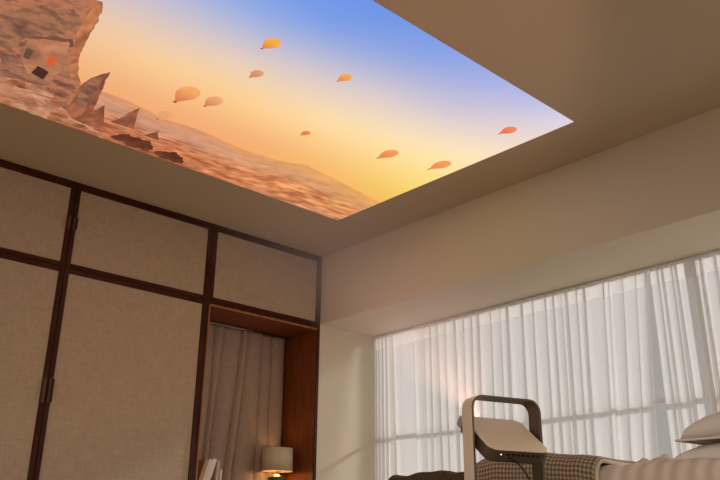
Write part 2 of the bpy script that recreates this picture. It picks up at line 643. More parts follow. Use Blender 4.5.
wd = empty('wardrobe')
tag(wd, 'tall two-door wardrobe with greige linen panels and dark walnut borders', 'wardrobe', 'fitted linen-fronted cupboards')
carcass(wd, XA, XCC - 0.001, 0.0, ZSPL - 0.001)
door(wd, XA + 0.002, XB - 0.001, 0.08, ZSPL - 0.0005, (-2.0305, 1.075, 1.215))
door(wd, XB + 0.001, XCC - 0.008, 0.08, ZSPL - 0.0005, (-1.9925, 1.075, 1.215))
filler(wd, XCC - 0.0075, XCC - 0.001, 0.08, ZSPL - 0.0005)
box('plinth', (XA, 0.02, 0.0), (XCC - 0.001, 0.04, 0.079), M['walnut_h'], wd)

# open niche with a red-brown lining
ni = empty('niche_cabinet')
tag(ni, 'open red-brown wooden niche between the tall wardrobe and the bay wall', 'cabinet')
NX0, NX1, NY1, NT = -0.982, -0.036, 0.42, 1.856
ND = 0.60
box('side_panel', (NX0 - 0.022, 0.003, 0.0), (NX0, NY1, ZSPL - 0.001), M['niche'], ni)
box('side_panel', (NX1, 0.003, 0.0), (XD + 0.012, NY1, ZSPL - 0.001), M['niche'], ni)
box('top_panel', (NX0, 0.003, NT), (NX1, NY1, ZSPL - 0.001), M['niche'], ni)
box('back_panel', (NX0, NY1 - 0.012, ND), (NX1, NY1, NT), M['niche'], ni)
box('counter', (NX0, 0.003, ND - 0.04), (NX1, NY1 - 0.012, ND), M['niche'], ni)
box('base_panel', (NX0, 0.02, 0.0), (NX1, 0.04, ND - 0.04), M['niche'], ni)
bm = bmesh.new()
add_box(bm, (NX0 - 0.010, -0.004, 0.0), (NX0 + 0.001, 0.003, NT + 0.001), 0.0015)
add_box(bm, (NX0 + 0.001, -0.004, NT - 0.002), (NX1, 0.003, NT + 0.012), 0.0015)
from_bm('edge_band', bm, M['niche_edge'], ni)
bm = bmesh.new()
add_box(bm, (NX0 - 0.022, -0.003, 0.0), (NX0 - 0.0105, 0.003, ZSPL - 0.001), 0.001)
add_box(bm, (NX1, -0.003, 0.0), (XD + 0.0115, 0.003, ZSPL - 0.001), 0.001)
add_box(bm, (NX0 - 0.0105, -0.003, NT + 0.0125), (NX1, 0.003, ZSPL - 0.001), 0.001)
from_bm('front_edge', bm, M['walnut'], ni)

# rod and drape inside the niche
rod = empty('curtain_rod', (0, 0, 0))
tag(rod, 'thin pale curtain rod under the top of the wooden niche', 'curtain rod')
tube('rod_tube', [(NX0 + 0.001, 0.345, 1.845), (NX1 - 0.001, 0.345, 1.845)], 0.005, M['steel'], rod)
for xx in (NX0, NX1):
    box('rod_socket', (xx - (0 if xx < -0.5 else 0.008), 0.333, 1.833), (xx + (0.008 if xx < -0.5 else 0), 0.357, 1.856), M['steel'], rod, 0.001)
DRF = [(q, 0) for q in (-0.945, -0.87, -0.71, -0.63, -0.475, -0.415, -0.27, -0.19, -0.06)]


def drape_pt(a, b):
    n = len(DRF) - 1
    k = min(int(a * n), n - 1)
    t = a * n - k
    x0, x1 = DRF[k][0], DRF[k + 1][0]
    be = 0.9 + 1.0 * min(1, b * 3) * (0.6 + 0.4 * math.sin(k * 2.3))
    x = x0 + (x1 - x0) * (t - be * math.sin(2 * PI * t) / (2 * PI))
    amp = (0.012 + 0.018 * min(1, b * 2.5)) * (1 + 0.3 * math.sin(k * 1.7 + 1))
    y = 0.358 + amp * math.cos(2 * PI * t) + 0.004 * nz(a * 20, b * 3, 1)
    e = max(0.0, min(1.0, (x + 0.965) / 0.9))
    x -= 0.15 * (b ** 1.2) * math.exp(-((e - 0.5) / 0.22) ** 2) * 0.8
    x += 0.012 * nz(a * 9, b * 2, 8) * b
    z = 1.838 - b * 1.215
    return (min(max(x, -0.975), -0.05), y, z)


dr = cloth('niche_curtain', 240, 46, drape_pt, M['drape'], thick=0.003)
tag(dr, 'taupe pleated curtain hanging at the back of the wooden niche', 'curtain')

# ================================================================== things on the niche counter
lamp = empty('table_lamp', (-0.205, 0.2, ND))
tag(lamp, 'lit table lamp with beige drum shade and teal base inside the wooden niche', 'lamp')
z0 = ND
lathe('lamp_base', [(0.045, 0), (0.062, 0.004), (0.064, 0.02), (0.066, 0.05), (0.066, 0.170), (0.063, 0.180), (0.050, 0.186), (0.03, 0.1875)], M['glass_teal'], lamp, 40)
lathe('lamp_collar', [(0.034, 0.188), (0.034, 0.194), (0.022, 0.198), (0.012, 0.202)], M['steel'], lamp, 32)
lathe('lamp_stem', [(0.006, 0.200), (0.006, 0.245)], M['brass'], lamp, 16)
bm = bmesh.new()
add_lathe(bm, [(0.112, 0.222), (0.1085, 0.382), (0.1065, 0.382), (0.110, 0.222), (0.112, 0.222)], 56, cap=False)
bmesh.ops.remove_doubles(bm, verts=bm.verts, dist=1e-5)
shd = from_bm('lamp_shade', bm, M['shade'], lamp, True)
bm = bmesh.new()
for k in range(3):
    a = k * 2 * PI / 3 + 0.4
    add_tube(bm, [(0, 0, 0.345), (0.107 * math.cos(a), 0.107 * math.sin(a), 0.365)], 0.0015, 6)
add_tube(bm, [(0, 0, 0.245), (0, 0, 0.345)], 0.002, 6)
from_bm('shade_spider', bm, M['brass'], lamp)
lathe('light_bulb', [(0.012, 0.245), (0.014, 0.26), (0.026, 0.285), (0.028, 0.3), (0.02, 0.318), (0.004, 0.325)], emit('warm bulb', (1, 0.55, 0.2, 1), 5.0), lamp, 20)
ld = bpy.data.lights.new('lamp_light', 'POINT')
ld.energy = 1.3
ld.color = (1.0, 0.50, 0.18)
ld.shadow_soft_size = 0.03
lo = bpy.data.objects.new('lamp_light', ld)
COL.objects.link(lo)
lo.parent = lamp
lo.location = (0, 0, 0.232)


def book(x, y, lean, h, w, t, cover, label, zadd=0.0):
    """upright book, spine towards the room (-Y), leaning by `lean` radians about Y"""
    root = empty('book', (x, y, ND + t * math.sin(lean) + 0.0003))
    root.rotation_euler = (0, lean, 0)
    c = 0.003
    bm = bmesh.new()
    add_box(bm, (0, 0, 0), (c, w, h), 0.0008)
    add_box(bm, (t - c, 0, 0), (t, w, h), 0.0008)
    add_box(bm, (0, -c, 0), (t, 0.0, h), 0.0012)
    from_bm('cover', bm, M[cover], root)
    box('page_block', (c, 0.0005, 0.004), (t - c, w - 0.004, h - 0.004), M['page'], root)
    tag(root, label, 'book', 'books leaning in the niche')
    return root


book(-0.979, 0.06, 0.02, 0.250, 0.17, 0.013, 'book_brown', 'small brown book at the wardrobe end of the niche row')
book(-0.9475, 0.09, 0.30, 0.258, 0.19, 0.026, 'book_tan', 'tan book leaning beside the small brown book')
book(-0.9195, 0.09, 0.30, 0.262, 0.19, 0.026, 'book_cream', 'cream book leaning in the middle of the niche books')
book(-0.891, 0.09, 0.295, 0.266, 0.19, 0.030, 'book_white', 'thick white book leaning nearest the upright grey book')
book(-0.794, 0.09, 0.06, 0.25, 0.19, 0.022, 'book_grey', 'upright grey-white book propping up the leaning books')
book(-0.757, 0.09, 0.02, 0.195, 0.17, 0.014, 'book_white', 'short thin pale book at the lamp end of the row')

# ================================================================== sheer curtains across the bay
XC = 0.55
CT = 1.888          # top of the voile
HB = 1.785          # bottom of the heading tape
rail = box('curtain_rail', (XC - 0.012, -6.4, 1.892), (XC + 0.012, -0.03, ZS - 0.0005), M['white_frame'], None, 0.002)
tag(rail, 'slim white curtain rail fixed under the beam of the window bay', 'curtain rail')


def sheer_curtain(edges, label, z_bot=0.04, l_shift=0.0, r_shift=0.0, seed=0, plain=()):
    """edges: y of the pleat notches from left to right; each pleat is a soft S-fold"""
    rnd = random.Random(seed)
    n = len(edges) - 1
    beta = [0.0 if k in plain else rnd.uniform(1.3, 2.4) for k in range(n)]
    amp = [0.004 if k in plain else rnd.uniform(0.026, 0.042) for k in range(n)]
    skew = [rnd.uniform(-0.12, 0.12) for k in range(n)]
    y0, y1 = edges[0], edges[-1]
    zr = CT - z_bot

    def pt(a, b, off=0.0, ztop=CT, zb=z_bot):
        k = min(int(a * n), n - 1)
        t = a * n - k
        z = ztop + (zb - ztop) * b
        d = (CT - z) / zr                       # 0 at the top, 1 at the hem
        P = edges[k] - edges[k + 1]
        be = beta[k] * (0.75 + 0.35 * d)
        am = amp[k] * (0.65 + 0.8 * d)
        y = edges[k] - P * (t - be * math.sin(2 * PI * t) / (2 * PI))
        g = (y - y1) / (y0 - y1)
        y += d * (l_shift * g + r_shift * (1 - g)) + d * 0.035 * nz(y * 5, d * 1.2, seed + 5) * (4 * g * (1 - g) if 0 < g < 1 else 0)
        x = XC + am * math.cos(2 * PI * t + skew[k]) - off + d * 0.012 * nz(y * 7, d * 2, seed)
        return (x, y, z)
    nu = n * 22
    o = cloth('sheer_curtain', nu, 30, lambda a, b: pt(a, b), M['sheer'], uv=lambda a, b: (a * n * 0.15, b * zr))
    hd = cloth('heading_tape', nu, 4, lambda a, b: pt(a, b, 0.003, CT - 0.0005, HB), M['tape'], o, uv=lambda a, b: (a * n * 0.15, b * 0.1))
    tag(o, label, 'curtain', 'white voile curtains across the bay')
    return o


E1 = [-0.034, -0.054, -0.080, -0.100, -0.128, -0.165, -0.228, -0.33, -0.446, -0.572, -0.634, -0.705, -0.784, -0.872, -0.958, -1.033, -1.097, -1.197, -1.285, -1.354, -1.473, -1.563, -1.66, -1.722, -1.792, -1.823]
sheer_curtain(E1, 'white voile curtain reaching from the bay end wall to behind the projector', l_shift=-0.055, r_shift=0.03, seed=3, plain=(6, 7))
E2 = [-1.826, -1.90, -1.964, -2.087, -2.129, -2.225, -2.313, -2.375]
sheer_curtain(E2, 'white voile curtain hanging behind the gingham throw', l_shift=0.03, r_shift=0.14, seed=11, plain=(3,))
E3 = [-2.405, -2.456, -2.488, -2.545, -2.570, -2.690, -2.720, -2.80, -2.92, -3.0, -3.12, -3.22, -3.33, -3.45, -3.55, -3.70, -3.85, -4.0, -4.15, -4.3]
sheer_curtain(E3, 'white voile curtain hanging behind the stacked pillows', l_shift=0.0, r_shift=0.03, seed=23, plain=(4,))

# ================================================================== the bed
BX0, BX1, BY0, BY1 = -1.35, 0.30, -2.15, -4.25
bed = empty('bed')
tag(bed, 'low upholstered double bed standing alongside the curtained bay', 'bed')
box('bed_base', (BX0 + 0.04, BY1, 0.08), (BX1 - 0.02, BY0 - 0.03, 0.30), M['mattress'], bed, 0.02)
box('mattress', (BX0 + 0.02, BY1, 0.301), (BX1, BY0 - 0.01, 0.545), M['mattress'], bed, 0.05)
box('headboard', (BX0, BY1 - 0.09, 0.0), (BX1 + 0.02, BY1 - 0.001, 0.95), M['mattress'], bed, 0.03)
for xx in (BX0 + 0.1, BX1 - 0.14):
    for yy in (BY0 - 0.12, BY1 + 0.08):
        box('leg', (xx, yy, 0.0), (xx + 0.05, yy + 0.05, 0.0795), M['walnut'], bed, 0.004)


def drape_over(y, s, top, drop, xin, xout, r=0.05):
    """cross-section across the bed: from x=xin over the near edge x=xout and down; s in 0..1 along its length"""
    Lf = xin - xout - r
    arc = r * PI / 2
    tot = Lf + arc + drop
    d = s * tot
    if d < Lf:
        return xin - d, top, d
    d2 = d - Lf
    if d2 < arc:
        a = d2 / r
        return xout + r - r * math.sin(a), top - r + r * math.cos(a), d
    return xout, top - r - (d2 - arc), d


def duvet_pt(a, b):
    y = -2.17 - a * 2.03
    top = 0.578 + 0.010 * math.exp(-((y + 2.3) / 0.3) ** 2) + 0.006 * math.sin(y * 9) * 0.6
    x, z, d = drape_over(y, b, top, 0.34, 0.27, -1.35)
    w = 0.010 * nz(x * 3.5 + 4, y * 3.5, 2) + 0.005 * nz(x * 9, y * 9 + x * 5, 6)
    if z > 0.53:
        z += w
    x -= 0.012 * abs(nz(y * 6, z * 4, 9)) * (1 if x < -1.3 else 0)
    return (x, y, z)


tag(cloth('duvet', 150, 130, duvet_pt, M['duvet'], thick=0.018, uv=lambda a, b: (b * 2.0, a * 2.03)), 'taupe striped duvet spread over the bed under the pillows', 'duvet')


def throw_pt(a, b):
    y = -2.12 - a * 0.475
    top = 0.604 + 0.006 * math.sin(y * 21) + 0.003 * math.sin(y * 47 + 1)
    x, z, d = drape_over(y, b, top, 0.30, -0.1, -1.375, 0.05)
    if z > 0.55:
        z += 0.006 * abs(nz(x * 8, y * 8, 4)) + 0.002 * nz(x * 40, y * 40)
    return (x - (0.008 * abs(nz(y * 9, z * 5, 2)) if x < -1.33 else 0), y, z)


tag(cloth('throw_blanket', 70, 110, throw_pt, M['throw'], thick=0.008, uv=lambda a, b: (b * 1.6, a * 0.56)), 'dark brown woollen throw laid across the foot of the bed', 'blanket')

GT = [(-2.56, 0.624), (-2.59, 0.632), (-2.63, 0.645), (-2.70, 0.650), (-2.80, 0.647), (-2.88, 0.643), (-2.95, 0.634), (-3.02, 0.628), (-3.08, 0.618), (-3.105, 0.606)]


def interp(tab, y):
    for (ya, za), (yb, zb) in zip(tab[:-1], tab[1:]):
        if ya >= y >= yb:
            t = (ya - y) / (ya - yb)
            t = t * t * (3 - 2 * t)
            return za + (zb - za) * t
    return tab[0][1] if y > tab[0][0] else tab[-1][1]


def ging_pt(a, b):
    y = -2.565 - a * 0.53
    top = interp(GT, y) - 0.004
    x, z, d = drape_over(y, b, top, 0.33, -0.25, -1.395, 0.06)
    if z > 0.57:
        z += 0.006 * nz(x * 6, y * 7, 14)
    y -= 0.02 * (1 - min(1, max(0, (z - 0.35) / 0.3))) * a
    return (x - (0.010 * abs(nz(y * 8, z * 3, 3)) if x < -1.35 else 0), y, z)


tag(cloth('gingham_throw', 90, 120, ging_pt, M['gingham'], thick=0.010, uv=lambda a, b: (b * 1.55, a * 0.53)), 'brown and cream gingham blanket folded across the bed behind the projector', 'blanket')


hem = []
for k in range(60):
    hem.append(ging_pt(1.0, 0.25 + 0.75 * k / 59))
gth = bpy.data.objects['gingham_throw']
tube('hem', [(x, y - 0.003, z + 0.001) for x, y, z in hem], 0.007, M['sheet'], gth, 8)


def sheet_pt(a, b):
    y = -3.065 - a * 0.175
    x = -0.45 - b * 0.74
    e = min(a, 1 - a, b, 1 - b) * 6
    k = min(1, e)
    z = 0.586 + k * (0.034 - 0.016 * a + 0.040 * abs(nz(x * 5, y * 10, 31)) + 0.016 * nz(x * 14, y * 24, 5) + 0.006 * nz(x * 40, y * 50, 7))
    return (x, y, z)


tag(cloth('bed_sheet', 90, 90, sheet_pt, M['sheet'], thick=0.006), 'crumpled cream sheet turned back between the gingham blanket and the pillows', 'sheet')


def pillow(loc, size, rot, label, seed, under):
    a_, b_, h_ = size
    bm = bmesh.new()
    n, m_ = 46, 34
    grid = {}
    for sgn in (1, -1):
        for i in range(n + 1):
            for j in range(m_ + 1):
                u = -1 + 2 * i / n
                v = -1 + 2 * j / m_
                edge = i in (0, n) or j in (0, m_)
                if sgn < 0 and edge:
                    grid[(sgn, i, j)] = grid[(1, i, j)]
                    continue
                # sides pull in between the pointed corners
                px = u * a_ * (1 - 0.07 * (1 - v * v) * abs(u) ** 3)
                py = v * b_ * (1 - 0.07 * (1 - u * u) * abs(v) ** 3)
                hh = h_ * ((1 - u ** 4) * (1 - v ** 4)) ** 0.38
                wr = 0.010 * nz(u * 3 + seed, v * 3, sgn) + 0.006 * nz(u * 8 + v * 5, v * 7 + seed, sgn * 2)
                pz = hh * (1.0 if sgn > 0 else under) + (wr if sgn > 0 else 0) * min(1, 4 * (1 - max(abs(u), abs(v))))
                grid[(sgn, i, j)] = bm.verts.new((px, py, pz))
    for sgn in (1, -1):
        for i in range(n):
            for j in range(m_):
                q = [grid[(sgn, i, j)], grid[(sgn, i + 1, j)], grid[(sgn, i + 1, j + 1)], grid[(sgn, i, j + 1)]]
                if len(set(q)) == 4:
                    bm.faces.new(q if sgn > 0 else q[::-1])
    # flat seam flange round the edge
    o = from_bm('pillow', bm, M['pillow'], None, True)
    o.location = loc
    o.rotation_euler = rot
    rim = []
    for i in range(n + 1): rim.append((i, 0))
    for j in range(1, m_ + 1): rim.append((n, j))
    for i in range(n - 1, -1, -1): rim.append((i, m_))
    for j in range(m_ - 1, 0, -1): rim.append((0, j))
    pts = []
    for i, j in rim:
        u = -1 + 2 * i / n; v = -1 + 2 * j / m_
        pts.append((u * a_ * (1 - 0.07 * (1 - v * v) * abs(u) ** 3) * 1.002, v * b_ * (1 - 0.07 * (1 - u * u) * abs(v) ** 3) * 1.002, 0))
    pts.append(pts[0])
    tube('piping', pts, 0.004, M['pillow'], o, 6)
    tag(o, label, 'pillow', 'pillows stacked on the bed')
    return o


pillow((-0.78, -3.585, 0.603), (0.38, 0.36, 0.082), (0.0, 0.0, 0.03), 'lower of the two grey-taupe pillows, lying flat on the duvet', 2, -0.10)
pillow((-0.78, -3.635, 0.676), (0.38, 0.36, 0.122), (0.0, 0.0, -0.02), 'upper grey-taupe pillow resting on top of the other pillow', 5, 0.22)

# ================================================================== side table and projector
PL = Vector((-1.811, -3.06, 0.637))
PSI, TILT = -0.306, 0.632
tbl = empty('side_table', (PL.x, PL.y, 0))
tag(tbl, 'low round walnut side table holding the projector beside the bed', 'side table')
lathe('table_top', [(0.19, 0.455), (0.20, 0.458), (0.20, 0.475), (0.195, 0.48)], M['walnut'], tbl, 48)
lathe('table_column', [(0.024, 0.02), (0.02, 0.1), (0.02, 0.454)], M['walnut'], tbl, 24)
lathe('table_foot', [(0.15, 0.0), (0.15, 0.012), (0.03, 0.022)], M['walnut'], tbl, 48)

pj = empty('projector', (PL.x, PL.y, 0.4805), PSI)
tag(pj, 'bronze portable projector tilted up in its U-shaped carrying handle before the curtains', 'projector')
HZ = PL.z - 0.4805           # pivot height above the table


def rounded_rect(w, l, r, n=8):
    pts = []
    for cx, cy, a0 in ((w / 2 - r, l / 2 - r, 0), (-w / 2 + r, l / 2 - r, PI / 2), (-w / 2 + r, -l / 2 + r, PI), (w / 2 - r, -l / 2 + r, 1.5 * PI)):
        for k in range(n + 1):
            a = a0 + k * PI / 2 / n
            pts.append((cx + r * math.cos(a), cy + r * math.sin(a)))
    return pts


body = empty('body', (0, 0, HZ))
body.parent = pj
body.rotation_euler = (TILT, 0, 0)
bw, bl, bt, br = 0.21, 0.188, 0.046, 0.030


def slab(name, layers, m, parent, smooth=False):
    """layers: (inset, z) rings of a rounded rectangle"""
    bm = bmesh.new()
    rings = []
    for ins, z in layers:
        rings.append([bm.verts.new((x, y, z)) for x, y in rounded_rect(bw - 2 * ins, bl - 2 * ins, max(0.004, br - ins))])
    for a, b in zip(rings[:-1], rings[1:]):
        for i in range(len(a)):
            bm.faces.new((a[i], a[(i + 1) % len(a)], b[(i + 1) % len(a)], b[i]))
    bm.faces.new(rings[0][::-1])
    bm.faces.new(rings[-1])
    return from_bm(name, bm, m, parent, smooth)


slab('side_shell', [(0.008, -bt / 2), (0.002, -bt / 2 + 0.004), (0.0, -bt / 2 + 0.010), (0.0, bt / 2 - 0.005)], M['proj_side'], body)
slab('top_shell', [(0.0005, bt / 2 - 0.0048), (0.0005, bt / 2 - 0.002), (0.003, bt / 2)], M['proj_top'], body)
for x in (-0.042, -0.024, -0.008, 0.010, 0.026, 0.044, 0.062):
    box('port', (x - 0.0055, -bl / 2 - 0.0008, 0.003), (x + 0.0055, -bl / 2 + 0.002, 0.010), M['proj_black'], body, 0.0006)
lathe('power_light', [(0.0014, 0), (0.0014, 0.0010)], emit('white indicator', (1, 0.98, 0.95, 1), 3.0), body, 12, (0, 0, 0)).matrix_local = Matrix.Translation((-0.066, -bl / 2 - 0.0002, 0.006)) @ Matrix.Rotation(PI / 2, 4, 'X')
bm = bmesh.new()
for k in range(6):
    add_box(bm, (-0.017 + k * 0.006, -0.004, bt / 2 - 0.0002), (-0.017 + k * 0.006 + 0.0042, 0.002, bt / 2 + 0.0003))
from_bm('brand_mark', bm, M['proj_mark'], body)
# grey lens shroud bulging from the front end
bm = bmesh.new()
add_box(bm, (-bw / 2 + 0.004, bl / 2 - 0.012, -bt / 2 + 0.004), (0.045, bl / 2 + 0.020, bt / 2 - 0.008), 0.012, None, 3)
add_box(bm, (0.05, bl / 2 - 0.012, -bt / 2 + 0.004), (bw / 2 - 0.03, bl / 2 + 0.010, bt / 2 - 0.006), 0.008, None, 3)
from_bm('lens_shroud', bm, M['proj_lens'], body)
bm = bmesh.new()
add_lathe(bm, [(0.013, 0.0), (0.013, 0.004), (0.010, 0.005)], 24)
ln = from_bm('lens', bm, emit('projector lens', (1.0, 0.90, 0.80, 1), 8.0), body, True)
ln.matrix_local = Matrix.Translation((-0.012, bl / 2 + 0.0195, -0.004)) @ Matrix.Rotation(-PI / 2, 4, 'X')
# cable out of the back
cb = []
for k in range(17):
    t = k / 16
    cb.append((-0.040 + 0.13 * t, -bl / 2 + 0.001 - 0.05 * t * (1 - 0.3 * t), 0.0 - 0.10 * t * t - 0.03 * t))
tube('power_cable', cb, 0.0022, M['proj_black'], body, 8)

# U-shaped handle: one flat band bent round
hw, hr, hb, ht = 0.124, 0.040, 0.027, 0.008
htop = HZ + 0.124
path = [(-hw, 0.006), (-hw, htop - hr)]
for k in range(1, 13):
    a = PI - k * PI / 2 / 12
    path.append((-hw + hr + hr * math.cos(a), htop - hr + hr * math.sin(a)))
path.append((hw - hr, htop))
for k in range(1, 13):
    a = PI / 2 - k * PI / 2 / 12
    path.append((hw - hr + hr * math.cos(a), htop - hr + hr * math.sin(a)))
path.append((hw, 0.006))
bm = bmesh.new()
rings = []
for i, (x, z) in enumerate(path):
    x0, zz0 = path[max(i - 1, 0)]
    x1, zz1 = path[min(i + 1, len(path) - 1)]
    d = Vector((x1 - x0, zz1 - zz0)).normalized()
    nx, nz_ = d.y, -d.x            # towards the inside
    ring = []
    for y, o_ in ((-hb, 0.0), (hb, 0.0), (hb, ht), (-hb, ht)):
        ring.append(bm.verts.new((x + nx * o_, y, z + nz_ * o_)))
    rings.append(ring)
for a, b in zip(rings[:-1], rings[1:]):
    for k in range(4):
        bm.faces.new((a[k], a[(k + 1) % 4], b[(k + 1) % 4], b[k])).material_index = 1 if k >= 2 else 0
bm.faces.new(rings[0][::-1])
bm.faces.new(rings[-1])
hd = from_bm('handle', bm, [M['proj_handle'], M['proj_side']], pj)
bv = hd.modifiers.new('soft edges', 'BEVEL')
bv.width = 0.0015
bv.segments = 2
box('stand_base', (-hw, -hb - 0.005, 0.0), (hw, hb + 0.005, 0.0062), M['proj_handle'], pj, 0.002)
for s in (-1, 1):
    h = lathe('hinge', [(0.013, 0), (0.013, hw - ht - bw / 2 + 0.004)], M['proj_black'], pj, 24)
    h.matrix_local = Matrix.Translation((s * (bw / 2 - 0.002), 0, HZ)) @ Matrix.Rotation(s * PI / 2, 4, 'Y')

# ================================================================== the picture thrown on the ceiling
PX0, PX1, PYB, PYT = -3.806, -0.419, -0.667, -2.572      # left, right, bottom (cupboard side), top
PW, PH = PX1 - PX0, PYB - PYT


def P3(u, v, layer=0.0):
    return (PX0 + u, PYB - v, ZC - 0.002 - 0.0004 * layer)


sky_pts = [((1.279, 1.024), (238, 198, 165)), ((1.428, 1.357), (180, 183, 214)), ((1.614, 1.532), (134, 162, 228)), ((1.874, 1.682), (108, 148, 230)),
           ((1.983, 1.879), (100, 140, 226)), ((2.351, 1.826), (124, 154, 228)), ((2.643, 1.877), (148, 164, 226)), ((3.039, 1.876), (182, 184, 228)),
           ((3.349, 1.876), (224, 212, 226)), ((1.969, 1.356), (202, 190, 204)), ((2.422, 1.424), (214, 198, 204)), ((2.82, 1.533), (206, 194, 210)),
           ((3.256, 1.652), (230, 210, 208)), ((1.731, 1.132), (236, 204, 178)), ((1.458, 0.875), (250, 202, 142)), ((1.457, 0.576), (240, 170, 114)),
           ((1.77, 0.808), (252, 196, 126)), ((2.103, 0.854), (255, 206, 136)), ((2.436, 1.026), (255, 220, 164)), ((2.865, 1.124), (255, 226, 172)),
           ((3.24, 1.314), (255, 228, 188)), ((3.266, 0.981), (255, 226, 142)), ((3.287, 0.705), (255, 214, 98)), ((3.336, 0.474), (250, 192, 84)),
           ((2.873, 0.607), (253, 190, 105)), ((2.493, 0.605), (250, 180, 105)), ((2.215, 0.508), (245, 166, 106)), ((1.826, 0.521), (242, 166, 110)),
           ((0.9, 1.8), (110, 146, 228)), ((0.0, 1.88), (100, 140, 226)), ((0.0, 1.0), (240, 190, 150)), ((0.0, 0.5), (235, 160, 105)), ((0.8, 1.3), (190, 184, 205))]
_p = np.array([a for a, b in sky_pts]) * np.array([0.6, 1.0])
_c = np.array([b for a, b in sky_pts], float)
_K = np.linalg.norm(_p[:, None] - _p[None], axis=2)
_n = len(_p)
_A = np.zeros((_n + 3, _n + 3))
_A[:_n, :_n] = _K - np.eye(_n) * 0.06
_A[:_n, _n] = 1; _A[:_n, _n + 1:] = _p; _A[_n, :_n] = 1; _A[_n + 1:, :_n] = _p.T
_w = np.linalg.solve(_A, np.vstack([_c, np.zeros((3, 3))]))


def sky_col(u, v):
    q = np.array([u * 0.6, v])
    k = np.linalg.norm(_p - q, axis=1)
    c = k @ _w[:_n] + _w[_n] + q @ _w[_n + 1:]
    c = c + (np.array([250, 244, 240]) - c) * 0.09
    return lin(*np.clip(c, 0, 255))


def grid_col(name, nu, nv, pt, colf, m, parent):
    o = cloth(name, nu, nv, pt, m, parent)
    me = o.data
    ca = me.color_attributes.new('Col', 'FLOAT_COLOR', 'POINT')
    k = 0
    for j in range(nv + 1):
        for i in range(nu + 1):
            ca.data[k].color = colf(i / nu, j / nv)
            k += 1
    return o


pic = empty('projected_picture', (0, 0, 0))
tag(pic, 'projected sunrise picture of balloons over a rocky valley on the ceiling', 'projected picture')
grid_col('sky', 90, 60, lambda a, b: P3(a * PW, b * PH), lambda a, b: sky_col(a * PW, b * PH), emit_attr('projected sky'), pic)

HOR = [(0.0, 0.45), (1.214, 0.44), (1.309, 0.455), (1.425, 0.465), (1.531, 0.470), (1.62, 0.462), (1.694, 0.450), (1.768, 0.425), (1.87, 0.445), (1.998, 0.455), (2.15, 0.440), (2.29, 0.430), (2.513, 0.452),
       (2.60, 0.485), (2.673, 0.520), (2.70, 0.528), (2.733, 0.512), (2.852, 0.502), (3.128, 0.466), (3.338, 0.435), (3.40, 0.42)]


def hor(u):
    for (a, za), (b, zb) in zip(HOR[:-1], HOR[1:]):
        if a <= u <= b:
            return za + (zb - za) * (u - a) / (b - a)
    return 0.43


def mixc(a, b, t):
    return tuple(a[i] + (b[i] - a[i]) * t for i in range(3))


def val_col(a, b):
    u = a * PW
    t = 1 - b                                   # 0 at the horizon, 1 at the bottom edge
    far = mixc((222, 152, 108), (246, 176, 92), max(0, min(1, (u - 1.9) / 1.4)))
    haze = mixc((206, 150, 122), (232, 164, 104), max(0, min(1, (u - 1.9) / 1.4)))
    near = mixc((192, 114, 78), (230, 148, 88), max(0, min(1, (u - 1.6) / 1.6)))
    low = mixc((172, 98, 66), (222, 148, 100), max(0, min(1, (u - 1.6) / 1.6)))
    c = mixc(far, haze, min(1, t / 0.25)) if t < 0.25 else (mixc(haze, near, (t - 0.25) / 0.4) if t < 0.65 else mixc(near, low, (t - 0.65) / 0.35))
    s = nz(u * 6 + t * 3, t * 11, 2) + 0.7 * nz(u * 15, t * 26 + u * 5, 7)
    c = [max(0, min(255, x * (1 + 0.20 * s * min(1, t * 1.7)))) for x in c]
    if s < -0.25 and t > 0.4:
        c = [c[0] * 0.95, c[1] * 0.84, c[2] * 0.80]
    if s > 0.35 and t > 0.45:
        c = [min(255, c[0] * 1.06), c[1] * 1.09, c[2] * 1.10]
    return lin(*c)


grid_col('valley', 300, 60, lambda a, b: P3(a * PW, b * (hor(a * PW) + 0.004 * nz(a * 90)), 1), val_col,
         emit_attr('projected valley', 1.0, (7.0, (1, 2.0, 1), 0.86, 1.13)), pic)


def poly(name, pts, layer, m, parent=pic, rough=0.0, seed=0):
    """flat outline; rough adds an irregular stony edge"""
    out = []
    n = len(pts)
    for i in range(n):
        a, b = Vector(pts[i]), Vector(pts[(i + 1) % n])
        st = max(1, int((b - a).length / 0.012)) if rough else 1
        for k in range(st):
            p = a.lerp(b, k / st)
            if rough:
                nn = (b - a).normalized()
                w = rough * (nz(p.x * 22, p.y * 22, seed) + 0.6 * nz(p.x * 60, p.y * 60, seed + 3))
                p = p + Vector((nn.y, -nn.x)) * w
            out.append((p.x, max(0.001, min(PH - 0.001, p.y))))
    bm = bmesh.new()
    vs = [bm.verts.new(P3(x, y, layer)) for x, y in out]
    bm.faces.new(vs)
    bmesh.ops.triangulate(bm, faces=bm.faces)
    return from_bm(name, bm, m, parent)


rock = emit_rock('projected cliff', [(0.30, (88, 62, 54)), (0.43, (134, 90, 70)), (0.53, (190, 122, 86)), (0.63, (148, 100, 80)), (0.78, (216, 154, 114))], 5.0, (1.2, 2.0, 1))
rock2 = emit_rock('projected spires', [(0.30, (104, 62, 46)), (0.5, (148, 88, 64)), (0.66, (184, 112, 78)), (0.8, (122, 80, 66))], 6.0, (2.4, 1.0, 1))
rubble = emit_rock('projected boulders', [(0.30, (140, 78, 52)), (0.45, (176, 106, 72)), (0.58, (208, 150, 116)), (0.72, (184, 112, 78)), (0.85, (224, 180, 146))], 6.5, (1, 1.6, 1))
bush = emit_rock('projected bushes', [(0.35, (84, 46, 34)), (0.6, (110, 60, 42)), (0.8, (136, 76, 50))], 14)
pale = emit_rock('projected cave wall', [(0.3, (146, 96, 74)), (0.48, (178, 116, 84)), (0.6, (194, 130, 96)), (0.8, (212, 150, 114))], 8)
